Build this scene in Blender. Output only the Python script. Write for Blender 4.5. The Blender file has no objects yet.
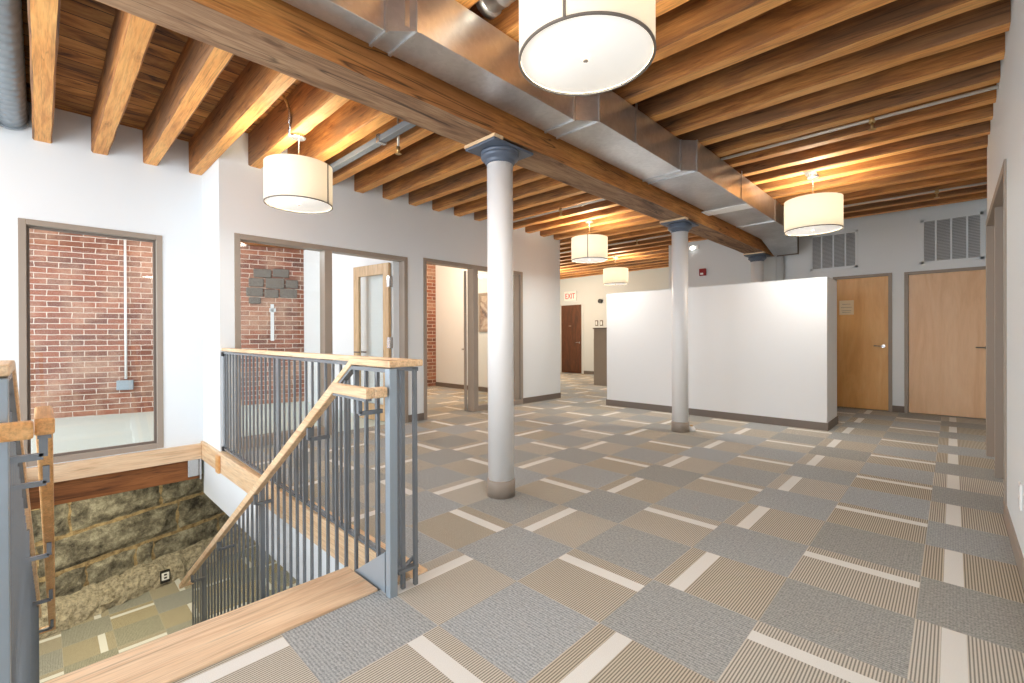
import bpy, bmesh, math, random
from mathutils import Vector, Matrix

random.seed(7)
SC = bpy.context.scene
COL = SC.collection

# ------------------------------------------------------------------ camera
FPX, YAW, PIT, ROL, CYP, EYE = 456.0, .7681, -.0031, -.0039, 337.83, 1.2654
cF = Vector((-math.sin(YAW) * math.cos(PIT), math.cos(YAW) * math.cos(PIT), math.sin(PIT)))
cR = Vector((math.cos(YAW), math.sin(YAW), 0))
cU = cR.cross(cF)
cR2 = cR * math.cos(ROL) + cU * math.sin(ROL)
cU2 = cU * math.cos(ROL) - cR * math.sin(ROL)
cd = bpy.data.cameras.new('camera')
cam = bpy.data.objects.new('camera', cd)
COL.objects.link(cam)
cd.sensor_width = 36
cd.lens = FPX / 1024 * 36
cd.shift_y = (CYP - 341.5) / 1024
cd.clip_start = .02
m = Matrix.Identity(4)
for i in range(3):
    m[i][0] = cR2[i]; m[i][1] = cU2[i]; m[i][2] = -cF[i]
m[0][3], m[1][3], m[2][3] = 0, 0, EYE
cam.matrix_world = m
SC.camera = cam

# ------------------------------------------------------------------ light and exposure
SC.view_settings.view_transform = 'Standard'
SC.view_settings.look = 'None'
SC.view_settings.gamma = 1
SC.view_settings.use_curve_mapping = False
SC.view_settings.exposure = 0.34
w = bpy.data.worlds.new('daylight_sky')
SC.world = w
w.use_nodes = True
bgn = w.node_tree.nodes['Background']
bgn.inputs[0].default_value = (.90, .95, 1, 1)
bgn.inputs[1].default_value = 2.35


def area(name, loc, size, power, color, rot=(0, 0, 0), shape='RECTANGLE'):
    l = bpy.data.lights.new(name, 'AREA')
    l.shape = shape
    l.size = size[0]
    l.size_y = size[1]
    l.energy = power
    l.color = color
    o = bpy.data.objects.new(name, l)
    COL.objects.link(o)
    o.location = loc
    o.rotation_euler = rot
    return o


WARM = (1, .84, .62)
DAY = (.88, .94, 1)
# unseen area lights added at the open end behind the camera, as assumed daylight
area('daylight_fill', (-2.9, -2.45, 1.6), (3.4, 2.4), 90, DAY, (math.radians(90), 0, 0))
area('daylight_fill', (-8.3, -2.3, 1.7), (3.0, 2.2), 35, DAY, (math.radians(90), 0, 0))  # second added light, no window modelled; brightens the side room like daylight


def point(name, loc, power, color, r=.06):
    l = bpy.data.lights.new(name, 'POINT')
    l.energy = power
    l.color = color
    l.shadow_soft_size = r
    o = bpy.data.objects.new(name, l)
    COL.objects.link(o)
    o.location = loc
    return o


# unseen fill lights added to brighten rooms behind the glass, lower level, far corridor
point('room_fill', (-8.2, 1.2, 2.9), 75, (.92, .97, 1), .2)
point('room_fill', (-7.9, 5.4, 2.9), 120, WARM, .2)
area('lower_level_fill', (-7.7, .6, -.5), (1.2, 1.2), 40, (1, .88, .62))
area('lower_level_fill', (-4.6, 3.2, -.7), (1.6, 1.6), 30, (1, .9, .75))
point('corridor_fill', (-8.6, 10.6, 2.6), 110, WARM, .2)
point('near_fill', (-1.2, -1.4, 2.6), 18, (1, .9, .78), .2)  # unseen fill added behind the camera for more even ambient light
point('near_fill', (-4.6, -1.4, 2.6), 12, (1, .9, .78), .2)  # second added fill, over the stair side

# ------------------------------------------------------------------ geometry helpers


def world_loc(o):
    v = Vector((0, 0, 0))
    while o:
        v += o.location
        o = o.parent
    return v


class G:
    """collects shapes in world coordinates; build() links them as ONE mesh object"""

    def __init__(self):
        self.v = []
        self.f = []
        self.m = []
        self.smooth = []

    def add(self, vs, fs, mat=0, smooth=False):
        b = len(self.v)
        self.v += [tuple(p) for p in vs]
        for i, f in enumerate(fs):
            self.f.append([b + k for k in f])
            self.m.append(mat[i] if isinstance(mat, list) else mat)
            self.smooth.append(smooth)
        return self

    def box(self, x0, x1, y0, y1, z0, z1, mat=0):
        vs = [(x0, y0, z0), (x1, y0, z0), (x1, y1, z0), (x0, y1, z0), (x0, y0, z1), (x1, y0, z1), (x1, y1, z1), (x0, y1, z1)]
        return self.add(vs, [(0, 3, 2, 1), (4, 5, 6, 7), (0, 1, 5, 4), (1, 2, 6, 5), (2, 3, 7, 6), (3, 0, 4, 7)], mat)

    def bar(self, p0, p1, wd, ht, mat=0):
        """rectangular bar from p0 to p1; wd sideways, ht in the vertical plane"""
        p0, p1 = Vector(p0), Vector(p1)
        d = (p1 - p0).normalized()
        up = Vector((0, 0, 1)) if abs(d.z) < .95 else Vector((0, 1, 0))
        s = d.cross(up).normalized()
        u = s.cross(d)
        vs = []
        for p in (p0, p1):
            for a, b in ((-1, -1), (1, -1), (1, 1), (-1, 1)):
                vs.append(p + s * (a * wd / 2) + u * (b * ht / 2))
        return self.add(vs, [(3, 2, 1, 0), (4, 5, 6, 7), (0, 1, 5, 4), (1, 2, 6, 5), (2, 3, 7, 6), (3, 0, 4, 7)], mat)

    def tube(self, pts, r, n=12, mat=0):
        """round tube along a polyline; r a number or a list"""
        pts = [Vector(p) for p in pts]
        vs = []
        fs = []
        k = len(pts)
        for i, p in enumerate(pts):
            d = (pts[min(i + 1, k - 1)] - pts[max(i - 1, 0)]).normalized()
            up = Vector((0, 0, 1)) if abs(d.z) < .9 else Vector((1, 0, 0))
            s = d.cross(up).normalized()
            u = s.cross(d)
            rr = r[i] if isinstance(r, (list, tuple)) else r
            for j in range(n):
                a = 2 * math.pi * j / n
                vs.append(p + s * (rr * math.cos(a)) + u * (rr * math.sin(a)))
        for i in range(k - 1):
            for j in range(n):
                fs.append((i * n + j, i * n + (j + 1) % n, (i + 1) * n + (j + 1) % n, (i + 1) * n + j))
        self.add(vs, fs, mat, True)
        b = len(self.v) - len(vs)
        self.f.append([b + j for j in range(n)][::-1]); self.m.append(mat); self.smooth.append(False)
        self.f.append([b + (k - 1) * n + j for j in range(n)]); self.m.append(mat); self.smooth.append(False)
        return self

    def lathe(self, cx, cy, prof, n=48, mat=0, caps=True):
        vs = []
        fs = []
        for r, z in prof:
            for j in range(n):
                a = 2 * math.pi * j / n
                vs.append((cx + r * math.cos(a), cy + r * math.sin(a), z))
        for i in range(len(prof) - 1):
            for j in range(n):
                fs.append((i * n + j, i * n + (j + 1) % n, (i + 1) * n + (j + 1) % n, (i + 1) * n + j))
        self.add(vs, fs, mat, True)
        if caps:
            b = len(self.v) - len(vs)
            self.f.append([b + j for j in range(n)][::-1]); self.m.append(mat); self.smooth.append(False)
            self.f.append([b + (len(prof) - 1) * n + j for j in range(n)]); self.m.append(mat); self.smooth.append(False)
        return self

    def prism(self, poly, axis, a0, a1, mat=0):
        """polygon (2D points in the other two axes, in xyz order) extruded along axis"""
        n = len(poly)
        vs = []
        for a in (a0, a1):
            for p, q in poly:
                vs.append({0: (a, p, q), 1: (p, a, q), 2: (p, q, a)}[axis])
        fs = [tuple(range(n))[::-1], tuple(range(n, 2 * n))]
        for i in range(n):
            fs.append((i, (i + 1) % n, n + (i + 1) % n, n + i))
        return self.add(vs, fs, mat)

    def build(self, name, mats, parent=None, bevel=0, seg=2, fix=True):
        me = bpy.data.meshes.new(name)
        off = world_loc(parent) if parent else Vector((0, 0, 0))
        vs = [Vector(p) - off for p in self.v]
        org = Vector((0, 0, 0))
        if not parent and vs:
            lo = Vector((min(p.x for p in vs), min(p.y for p in vs), min(p.z for p in vs)))
            hi = Vector((max(p.x for p in vs), max(p.y for p in vs), max(p.z for p in vs)))
            org = Vector(((lo.x + hi.x) / 2, (lo.y + hi.y) / 2, lo.z))
            vs = [p - org for p in vs]
        me.from_pydata([tuple(p) for p in vs], [], self.f)
        if not isinstance(mats, (list, tuple)):
            mats = [mats]
        for mt in mats:
            me.materials.append(mt)
        for i, p in enumerate(me.polygons):
            p.material_index = self.m[i]
            p.use_smooth = self.smooth[i]
        if fix:
            bm = bmesh.new()
            bm.from_mesh(me)
            bmesh.ops.recalc_face_normals(bm, faces=bm.faces)
            bm.to_mesh(me)
            bm.free()
        me.update()
        o = bpy.data.objects.new(name, me)
        COL.objects.link(o)
        o.location = org
        if parent:
            o.parent = parent
            o.location = (0, 0, 0)
        if bevel:
            b = o.modifiers.new('bevel', 'BEVEL')
            b.width = bevel
            b.segments = seg
            b.limit_method = 'ANGLE'
            b.angle_limit = math.radians(40)
        return o


def tag(o, label=None, cat=None, group=None, kind=None):
    if label: o['label'] = label
    if cat: o['category'] = cat
    if group: o['group'] = group
    if kind: o['kind'] = kind
    return o


def empty(name, loc, label=None, cat=None, group=None, kind=None):
    o = bpy.data.objects.new(name, None)
    COL.objects.link(o)
    o.location = loc
    o.empty_display_size = .1
    return tag(o, label, cat, group, kind)


def copy_tree(o, parent=None):
    c = o.copy()
    COL.objects.link(c)
    c.parent = parent
    for ch in list(o.children):
        copy_tree(ch, c)
    return c


def structure(name, g, mats, parent=None, **k):
    o = g.build(name, mats, parent, **k)
    if not parent: o['kind'] = 'structure'
    return o


# ------------------------------------------------------------------ material helpers


class NT:
    def __init__(self, name):
        self.mat = bpy.data.materials.new(name)
        self.mat.use_nodes = True
        self.t = self.mat.node_tree
        self.t.nodes.clear()
        self.out = self.n('ShaderNodeOutputMaterial')
        self.b = self.n('ShaderNodeBsdfPrincipled')
        self.l(self.b.outputs[0], self.out.inputs[0])

    def n(self, typ, **kw):
        x = self.t.nodes.new(typ)
        for k, v in kw.items():
            setattr(x, k, v)
        return x

    def l(self, a, b):
        self.t.links.new(a, b)

    def put(self, v, s):
        if isinstance(v, bpy.types.NodeSocket): self.l(v, s)
        elif v is not None: s.default_value = v

    def math(self, op, a, b=None, c=None):
        x = self.n('ShaderNodeMath', operation=op)
        self.put(a, x.inputs[0]); self.put(b, x.inputs[1]); self.put(c, x.inputs[2])
        return x.outputs[0]

    def pos(self):
        return self.n('ShaderNodeNewGeometry').outputs['Position']

    def xyz(self, v):
        s = self.n('ShaderNodeSeparateXYZ'); self.l(v, s.inputs[0]); return s.outputs

    def comb(self, a, b, c):
        s = self.n('ShaderNodeCombineXYZ')
        self.put(a, s.inputs[0]); self.put(b, s.inputs[1]); self.put(c, s.inputs[2])
        return s.outputs[0]

    def vscale(self, v, s, off=(0, 0, 0)):
        mp = self.n('ShaderNodeMapping')
        self.l(v, mp.inputs[0]); mp.inputs['Scale'].default_value = s; mp.inputs['Location'].default_value = off
        return mp.outputs[0]

    def noise(self, v, scale, detail=4, rough=.55, dist=0):
        x = self.n('ShaderNodeTexNoise')
        self.l(v, x.inputs['Vector']); x.inputs['Scale'].default_value = scale
        x.inputs['Detail'].default_value = detail; x.inputs['Roughness'].default_value = rough
        x.inputs['Distortion'].default_value = dist
        return x.outputs['Fac']

    def ramp(self, fac, stops, interp='LINEAR'):
        x = self.n('ShaderNodeValToRGB')
        x.color_ramp.interpolation = interp
        e = x.color_ramp.elements
        while len(e) < len(stops): e.new(.5)
        for el, (p, c) in zip(e, stops):
            el.position = p; el.color = (c[0], c[1], c[2], 1)
        self.l(fac, x.inputs[0])
        return x.outputs[0]

    def mix(self, fac, a, b, blend='MIX'):
        x = self.n('ShaderNodeMix', data_type='RGBA', blend_type=blend)
        self.put(fac, x.inputs[0])
        for v, s in ((a, x.inputs[6]), (b, x.inputs[7])):
            if isinstance(v, (tuple, list)): s.default_value = (v[0], v[1], v[2], 1)
            else: self.l(v, s)
        return x.outputs[2]

    def color(self, c):
        if isinstance(c, (tuple, list)): self.b.inputs['Base Color'].default_value = (c[0], c[1], c[2], 1)
        else: self.l(c, self.b.inputs['Base Color'])

    def bump(self, h, strength=.3, dist=.01):
        x = self.n('ShaderNodeBump')
        x.inputs['Strength'].default_value = strength; x.inputs['Distance'].default_value = dist
        self.l(h, x.inputs['Height']); self.l(x.outputs[0], self.b.inputs['Normal'])

    def set(self, rough=None, metal=None, spec=None):
        if rough is not None: self.put(rough, self.b.inputs['Roughness'])
        if metal is not None: self.b.inputs['Metallic'].default_value = metal
        if spec is not None: self.b.inputs['Specular IOR Level'].default_value = spec
        return self.mat


def srgb(r, g, b):
    f = lambda c: (c / 255 / 12.92) if c <= 10 else ((c / 255 + .055) / 1.055) ** 2.4
    return (f(r), f(g), f(b))


def plain(name, c, rough=.5, metal=0, var=.04, scale=6):
    t = NT(name)
    n = t.noise(t.pos(), scale, 3)
    t.color(t.mix(n, tuple(min(1, x * (1 - var)) for x in c), tuple(min(1, x * (1 + var)) for x in c)))
    return t.set(rough, metal)


def wood(name, grain, c_dark, c_mid, c_light, rough=.6, dens=16, cracks=.5, bumps=.35, stain=None, rnd=.0, stretch=1.0, fine_amt=.75, knots=0):
    """grain: 0,1,2 = axis the grain runs along"""
    t = NT(name)
    p = t.pos()
    oi = t.n('ShaderNodeObjectInfo')
    off = t.comb(t.math('MULTIPLY', oi.outputs['Random'], 37.), t.math('MULTIPLY', oi.outputs['Random'], 61.), t.math('MULTIPLY', oi.outputs['Random'], 83.))
    va = t.n('ShaderNodeVectorMath', operation='ADD')
    t.l(p, va.inputs[0]); t.l(off, va.inputs[1])
    p = va.outputs[0]
    sc = [dens, dens, dens]; sc[grain] = 1.1 * stretch
    ps = t.vscale(p, tuple(sc))
    n1 = t.noise(ps, 1.0, 6, .62, 1.2)
    sc2 = [dens * 9] * 3; sc2[grain] = 5
    n2 = t.noise(t.vscale(p, tuple(sc2)), 1.0, 4, .6, .3)
    sc3 = [2.2] * 3; sc3[grain] = .7
    n3 = t.noise(t.vscale(p, tuple(sc3)), 1.0, 3, .6)
    col = t.ramp(n1, [(.27, c_dark), (.47, c_mid), (.70, c_light)])
    fine = t.ramp(n2, [(.34, (.66, .63, .60)), (.56, (1, 1, 1))])
    col = t.mix(fine_amt, col, fine, 'MULTIPLY')
    if stain:
        col = t.mix(t.ramp(n3, [(.42, (0, 0, 0)), (.62, (.8, .8, .8))]), col, t.mix(.6, stain, col, 'MULTIPLY') if False else stain)
        col = t.mix(.35, col, fine, 'MULTIPLY')
    if cracks:
        sc4 = [dens * 1.6] * 3; sc4[grain] = .55
        n4 = t.noise(t.vscale(p, tuple(sc4), (3, 5, 9)), 1.0, 2, .5, .6)
        d = t.math('ABSOLUTE', t.math('SUBTRACT', n4, .5))
        ck = t.ramp(d, [(.0, (1 - cracks,) * 3), (.022, (1, 1, 1))])
        pr = t.ramp(n3, [(.45, (0, 0, 0)), (.55, (1, 1, 1))])
        col = t.mix(pr, col, t.mix(1.0, col, ck, 'MULTIPLY'))
    if knots:
        sck = [4.0] * 3; sck[grain] = 1.5
        vk = t.n('ShaderNodeTexVoronoi'); t.l(t.vscale(p, tuple(sck), (1.3, 2.7, .4)), vk.inputs['Vector']); vk.inputs['Scale'].default_value = 1
        dk = t.math('ADD', vk.outputs['Distance'], t.math('MULTIPLY', t.math('SUBTRACT', n2, .5), .05))
        kr = t.ramp(dk, [(0, (.30, .24, .20)), (.05, (.45, .38, .32)), (.085, (.86, .82, .78)), (.11, (.72, .66, .60)), (.15, (1, 1, 1))])
        col = t.mix(knots, col, kr, 'MULTIPLY')
    if rnd:
        br = t.math('ADD', t.math('MULTIPLY', oi.outputs['Random'], rnd), 1 - rnd / 2)
        col = t.mix(1.0, col, t.comb(br, br, br), 'MULTIPLY')
    t.color(col)
    if bumps: t.bump(t.math('ADD', t.math('MULTIPLY', n1, .6), t.math('MULTIPLY', n2, .4)), bumps, .006)
    return t.set(rough)


# ------------------------------------------------------------------ materials
M = {}
M['wall'] = plain('white_wall_paint', srgb(236, 242, 246), .6, var=.012, scale=1.5)
M['wall_grey'] = plain('light_grey_wall_paint', srgb(222, 227, 229), .6, var=.015, scale=1.5)
M['divider'] = plain('divider_paint', srgb(232, 235, 238), .55, var=.01, scale=1)
M['white'] = plain('white_enamel', srgb(250, 251, 252), .35, var=.015, scale=2)
M['taupe'] = plain('taupe_painted_steel', srgb(160, 148, 136), .45, var=.03)
M['taupe_dark'] = plain('dark_taupe_rubber', srgb(118, 108, 100), .6, var=.05)
M['steel'] = plain('grey_blue_painted_steel', srgb(128, 134, 140), .27, .25, var=.06)
M['steel_light'] = plain('light_painted_steel', srgb(160, 174, 186), .3, .3, var=.05)
M['capital'] = plain('blue_grey_cast_iron', srgb(92, 102, 118), .4, .15, var=.08)
M['chrome'] = plain('satin_chrome', srgb(200, 200, 200), .22, .9)
M['black'] = plain('black_plastic', srgb(26, 26, 28), .4)
M['dark_rim'] = plain('dark_bronze_rim', srgb(124, 114, 104), .5)
M['grey_duct'] = plain('insulated_round_duct', srgb(150, 160, 168), .4, .5, var=.15, scale=9)
M['pipe'] = plain('painted_pipe', srgb(205, 200, 190), .35, .3, var=.05)
M['patch'] = plain('dark_patch_stone', srgb(118, 112, 106), .9, var=.35, scale=24)
M['brass'] = plain('brass_fitting', srgb(190, 160, 110), .35, .8)
M['red'] = plain('red_alarm_plastic', srgb(150, 24, 30), .4)
M['paper'] = plain('notice_paper', srgb(250, 232, 200), .7)
M['ink'] = plain('grey_print', srgb(150, 135, 115), .7)
M['mint_floor'] = plain('pale_green_floor', srgb(214, 232, 230), .4, var=.05, scale=2)

ORD, ORM, ORL = srgb(126, 74, 34), srgb(188, 122, 62), srgb(222, 160, 96)
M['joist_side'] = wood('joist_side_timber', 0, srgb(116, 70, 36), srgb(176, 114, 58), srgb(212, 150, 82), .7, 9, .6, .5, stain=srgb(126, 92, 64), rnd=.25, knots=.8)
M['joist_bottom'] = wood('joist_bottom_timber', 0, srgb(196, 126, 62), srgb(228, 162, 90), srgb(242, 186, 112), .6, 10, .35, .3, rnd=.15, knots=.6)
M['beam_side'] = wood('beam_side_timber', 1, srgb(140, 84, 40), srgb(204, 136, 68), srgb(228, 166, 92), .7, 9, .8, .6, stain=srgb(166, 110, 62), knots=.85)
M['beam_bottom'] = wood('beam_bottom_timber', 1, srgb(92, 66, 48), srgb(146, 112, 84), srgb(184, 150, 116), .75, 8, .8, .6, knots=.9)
M['nosing'] = wood('oiled_oak', 1, srgb(206, 164, 126), srgb(232, 200, 164), srgb(242, 216, 184), .42, 12, .35, .1, fine_amt=.45)
M['oak_x'] = wood('oak_board_along', 0, srgb(220, 176, 132), srgb(240, 206, 164), srgb(250, 224, 190), .42, 12, .2, .1)
M['oak_dark'] = wood('amber_oak', 0, srgb(206, 144, 82), srgb(232, 176, 112), srgb(244, 198, 138), .42, 12, .2, .1)
M['rim_timber'] = wood('dark_rim_timber', 1, srgb(84, 48, 24), srgb(140, 86, 44), srgb(170, 110, 62), .7, 10, .5, .4)
M['door_maple'] = wood('maple_veneer', 2, srgb(228, 184, 140), srgb(238, 198, 156), srgb(244, 208, 170), .38, 5, 0, .03, stretch=.6, fine_amt=.12)
M['door_oak'] = wood('honey_oak_veneer', 2, srgb(224, 164, 96), srgb(236, 182, 112), srgb(244, 198, 132), .38, 5, 0, .03, stretch=.6, fine_amt=.12)
M['door_brown'] = wood('brown_veneer', 2, srgb(78, 44, 22), srgb(98, 56, 28), srgb(112, 66, 36), .35, 5, 0, .03)
M['glass_door_wood'] = wood('ash_door_frame', 2, srgb(188, 154, 112), srgb(208, 176, 134), srgb(220, 192, 152), .45, 8, 0, .05)

# deck planks above the joists (boards run along y)
t = NT('deck_plank_timber')
p = t.pos()
x, y, z = t.xyz(p)
row = t.math('FLOOR', t.math('DIVIDE', x, .19))
fr = t.math('FRACT', t.math('DIVIDE', x, .19))
wn = t.n('ShaderNodeTexWhiteNoise', noise_dimensions='1D'); t.l(row, wn.inputs['W'])
pv = t.comb(t.math('MULTIPLY', x, 5.5), t.math('ADD', t.math('MULTIPLY', y, 1.4), t.math('MULTIPLY', wn.outputs[0], 30.)), t.math('MULTIPLY', wn.outputs[0], 9.))
n1 = t.noise(pv, 1.0, 6, .65, 1.0)
col = t.ramp(n1, [(.30, srgb(74, 42, 18)), (.47, srgb(172, 112, 50)), (.66, srgb(216, 156, 80))])
v = t.math('ADD', t.math('MULTIPLY', wn.outputs[0], .6), .6)
col = t.mix(1.0, col, t.comb(v, v, v), 'MULTIPLY')
gap = t.math('LESS_THAN', t.math('ABSOLUTE', t.math('SUBTRACT', fr, .5)), .475)
col = t.mix(gap, srgb(24, 14, 8), col)
t.color(col)
t.bump(n1, .4, .01)
M['deck'] = t.set(.75)

# carpet tiles: checker of grey and olive tiles, every olive tile with one pale bar
def carpet(name, ox, oy, tile_tint):
    t = NT(name)
    p = t.pos()
    x, y, z = t.xyz(p)
    cx_ = t.math('DIVIDE', t.math('SUBTRACT', x, ox), .5)
    cy_ = t.math('DIVIDE', t.math('SUBTRACT', y, oy), .5)
    i_, j_ = t.math('FLOOR', cx_), t.math('FLOOR', cy_)
    fx, fy = t.math('FRACT', cx_), t.math('FRACT', cy_)
    par = t.math('FLOORED_MODULO', t.math('ADD', i_, j_), 2.0)
    olive = t.math('LESS_THAN', par, .5)
    ieven = t.math('LESS_THAN', t.math('FLOORED_MODULO', i_, 2.0), .5)
    inb = lambda q: t.math('MULTIPLY', t.math('GREATER_THAN', q, .172), t.math('LESS_THAN', q, .322))
    fyi = t.math('SUBTRACT', 1.0, fy)
    barV = t.math('MULTIPLY', ieven, inb(fx))
    barH = t.math('MULTIPLY', t.math('SUBTRACT', 1.0, ieven), inb(fyi))
    bar = t.math('MULTIPLY', olive, t.math('MAXIMUM', barV, barH))
    wobble = t.math('MULTIPLY', t.noise(p, 160, 2), .5)
    wv = t.math('SINE', t.math('ADD', t.math('MULTIPLY', fx, 2 * math.pi * 44), wobble))
    lineO = t.ramp(t.math('MULTIPLY_ADD', wv, .5, .5), [(.15, srgb(140, 136, 126)), (.75, srgb(226, 221, 209))])
    pile = t.noise(p, 300, 2, .7)
    pile2 = t.noise(p, 75, 3, .7)
    wg = t.math('SINE', t.math('ADD', t.math('MULTIPLY', fy, 2 * math.pi * 36), t.math('MULTIPLY', t.noise(p, 55, 2), 7.)))
    gfac = t.math('ADD', t.math('MULTIPLY', wg, .13), t.math('MULTIPLY', pile2, 1.0))
    lineG = t.ramp(gfac, [(.28, srgb(140, 147, 152)), (.85, srgb(212, 219, 225))])
    wn = t.n('ShaderNodeTexWhiteNoise', noise_dimensions='2D'); t.l(t.comb(i_, j_, 0), wn.inputs['Vector'])
    tint = t.mix(wn.outputs[0], srgb(236, 230, 220), tile_tint)
    col = t.mix(t.math('MULTIPLY_ADD', olive, .8, .1), lineG, lineO)
    col = t.mix(1.0, col, tint, 'MULTIPLY')
    col = t.mix(bar, col, t.mix(pile, srgb(218, 218, 214), srgb(240, 240, 236)))
    pl_ = t.math('ADD', t.math('MULTIPLY', pile, .6), .68)
    col = t.mix(t.math('SUBTRACT', 1.0, t.math('MULTIPLY', bar, .7)), col, t.mix(1.0, col, t.comb(pl_, pl_, pl_), 'MULTIPLY'))
    edge = t.math('MAXIMUM', t.math('GREATER_THAN', t.math('ABSOLUTE', t.math('SUBTRACT', fx, .5)), .496), t.math('GREATER_THAN', t.math('ABSOLUTE', t.math('SUBTRACT', fy, .5)), .496))
    col = t.mix(t.math('MULTIPLY', edge, .35), col, srgb(214, 206, 192))
    t.color(col)
    t.bump(pile, .4, .004)
    return t.set(.95, spec=.15)


M['carpet'] = carpet('carpet_tiles', -.12, .207, srgb(252, 252, 252))
M['carpet_lower'] = carpet('lower_carpet_tiles', -8.80, .68, srgb(236, 226, 200))  # same carpet; warm lower-level light put into its yellower tint

# galvanised sheet metal
t = NT('galvanised_sheet')
p = t.pos()
vo = t.n('ShaderNodeTexVoronoi'); t.l(p, vo.inputs['Vector']); vo.inputs['Scale'].default_value = 38
n1 = t.noise(p, 1.6, 4, .6)
n2 = t.noise(t.vscale(p, (30, 1.0, 30)), 1.0, 3)
sp = t.xyz(vo.outputs['Color'])[0]
f1 = t.math('ADD', t.math('MULTIPLY', sp, .10), t.math('MULTIPLY', n1, .9))
t.color(t.ramp(f1, [(.2, srgb(172, 173, 175)), (.8, srgb(226, 227, 228))]))
M['galv'] = t.set(t.math('ADD', .30, t.math('MULTIPLY', n1, .02)), .86)


def brick(name, org, d, dark=1.0):
    """brick wall whose courses run along the horizontal direction d from org"""
    t = NT(name)
    p = t.pos()
    s = t.n('ShaderNodeVectorMath', operation='DOT_PRODUCT')
    t.l(p, s.inputs[0]); s.inputs[1].default_value = (d[0], d[1], 0)
    z = t.xyz(p)[2]
    uv = t.comb(s.outputs['Value'], z, 0)
    wob = t.noise(p, 9, 2)
    uv2 = t.n('ShaderNodeVectorMath', operation='ADD'); t.l(uv, uv2.inputs[0])
    t.l(t.comb(t.math('MULTIPLY', t.math('SUBTRACT', wob, .5), .03), t.math('MULTIPLY', t.math('SUBTRACT', wob, .5), .015), 0), uv2.inputs[1])
    b = t.n('ShaderNodeTexBrick')
    t.l(uv2.outputs[0], b.inputs['Vector'])
    b.inputs['Color1'].default_value = (*srgb(160, 100, 78), 1)
    b.inputs['Color2'].default_value = (*srgb(112, 74, 64), 1)
    b.inputs['Mortar'].default_value = (*srgb(222, 210, 198), 1)
    b.inputs['Scale'].default_value = 1
    b.inputs['Mortar Size'].default_value = .0065
    b.inputs['Mortar Smooth'].default_value = .3
    b.inputs['Bias'].default_value = -.1
    b.inputs['Brick Width'].default_value = .29
    b.inputs['Row Height'].default_value = .088
    b.offset = .5
    n = t.noise(p, 2.2, 5, .6)
    n2 = t.noise(p, 30, 4, .7)
    col = t.mix(t.ramp(n, [(.45, (0, 0, 0)), (.68, (.6, .6, .6))]), b.outputs['Color'], srgb(204, 170, 146))
    g = t.math('MULTIPLY', t.math('ADD', t.math('MULTIPLY', n2, .6), .7), dark)
    col = t.mix(1.0, col, t.comb(g, g, g), 'MULTIPLY')
    t.color(col)
    t.bump(t.math('ADD', t.math('MULTIPLY', b.outputs['Fac'], -1.0), t.math('MULTIPLY', n2, .4)), .6, .01)
    return t.set(.85)


# rough granite blocks and mortar
t = NT('granite_block')
p = t.pos()
n1 = t.noise(p, 4.5, 7, .72); n2 = t.noise(p, 34, 6, .8)
oi = t.noise(p, .9, 1)
col = t.ramp(n1, [(.36, srgb(66, 62, 56)), (.5, srgb(136, 130, 114)), (.64, srgb(190, 184, 164))])
g = t.math('ADD', t.math('MULTIPLY', n2, 1.7), .15)
col = t.mix(1.0, col, t.comb(g, g, g), 'MULTIPLY')
t.color(col); t.bump(n2, .8, .03)
M['granite'] = t.set(.9)
t = NT('lime_mortar')
n1 = t.noise(t.pos(), 12, 5, .7)
t.color(t.ramp(n1, [(.3, srgb(104, 84, 58)), (.6, srgb(196, 172, 130))])); t.bump(n1, .8, .03)
M['mortar'] = t.set(.95)
t = NT('rubble_ledge')
n1 = t.noise(t.pos(), 18, 5, .75)
t.color(t.ramp(n1, [(.3, srgb(110, 98, 80)), (.6, srgb(226, 214, 188))])); t.bump(n1, 1.0, .05)
M['rubble'] = t.set(.95)

# window glass
t = NT('window_glass')
t.t.nodes.remove(t.b)
lw = t.n('ShaderNodeLayerWeight'); lw.inputs[0].default_value = .5
frz = t.math('MULTIPLY_ADD', t.math('POWER', lw.outputs['Facing'], 5.0), .9, .045)
tr = t.n('ShaderNodeBsdfTransparent'); tr.inputs[0].default_value = (.965, .98, .975, 1)
gl = t.n('ShaderNodeBsdfGlossy'); gl.inputs['Roughness'].default_value = .0
mx = t.n('ShaderNodeMixShader')
t.l(frz, mx.inputs[0]); t.l(tr.outputs[0], mx.inputs[1]); t.l(gl.outputs[0], mx.inputs[2])
t.l(mx.outputs[0], t.out.inputs[0])
M['glass'] = t.mat

# lit lamp fabric and diffuser
def lit(name, c, e, st, trans=0):
    t = NT(name)
    n = t.noise(t.vscale(t.pos(), (40, 40, 160)), 1.0, 2)
    t.color(t.mix(n, tuple(q * .94 for q in c), c))
    t.b.inputs['Emission Color'].default_value = (*e, 1)
    t.b.inputs['Emission Strength'].default_value = st
    if trans:
        tl = t.n('ShaderNodeBsdfTranslucent'); tl.inputs[0].default_value = (*c, 1)
        mx = t.n('ShaderNodeMixShader'); mx.inputs[0].default_value = trans
        t.l(t.b.outputs[0], mx.inputs[1]); t.l(tl.outputs[0], mx.inputs[2]); t.l(mx.outputs[0], t.out.inputs[0])
    return t.set(.8)


M['shade'] = lit('cream_lamp_fabric', srgb(238, 231, 214), (1, .90, .72), .08, .05)
M['diffuser'] = lit('white_lamp_diffuser', srgb(236, 236, 232), (1, .95, .88), .42)
M['exit_face'] = lit('lit_sign_face', srgb(240, 236, 230), (1, .92, .88), .12)
M['exit_red'] = lit('lit_red_letters', srgb(190, 24, 22), (1, .1, .06), .2)
M['lamp_white'] = lit('lit_emergency_lens', srgb(255, 255, 250), (1, .97, .9), 3.0)

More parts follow.
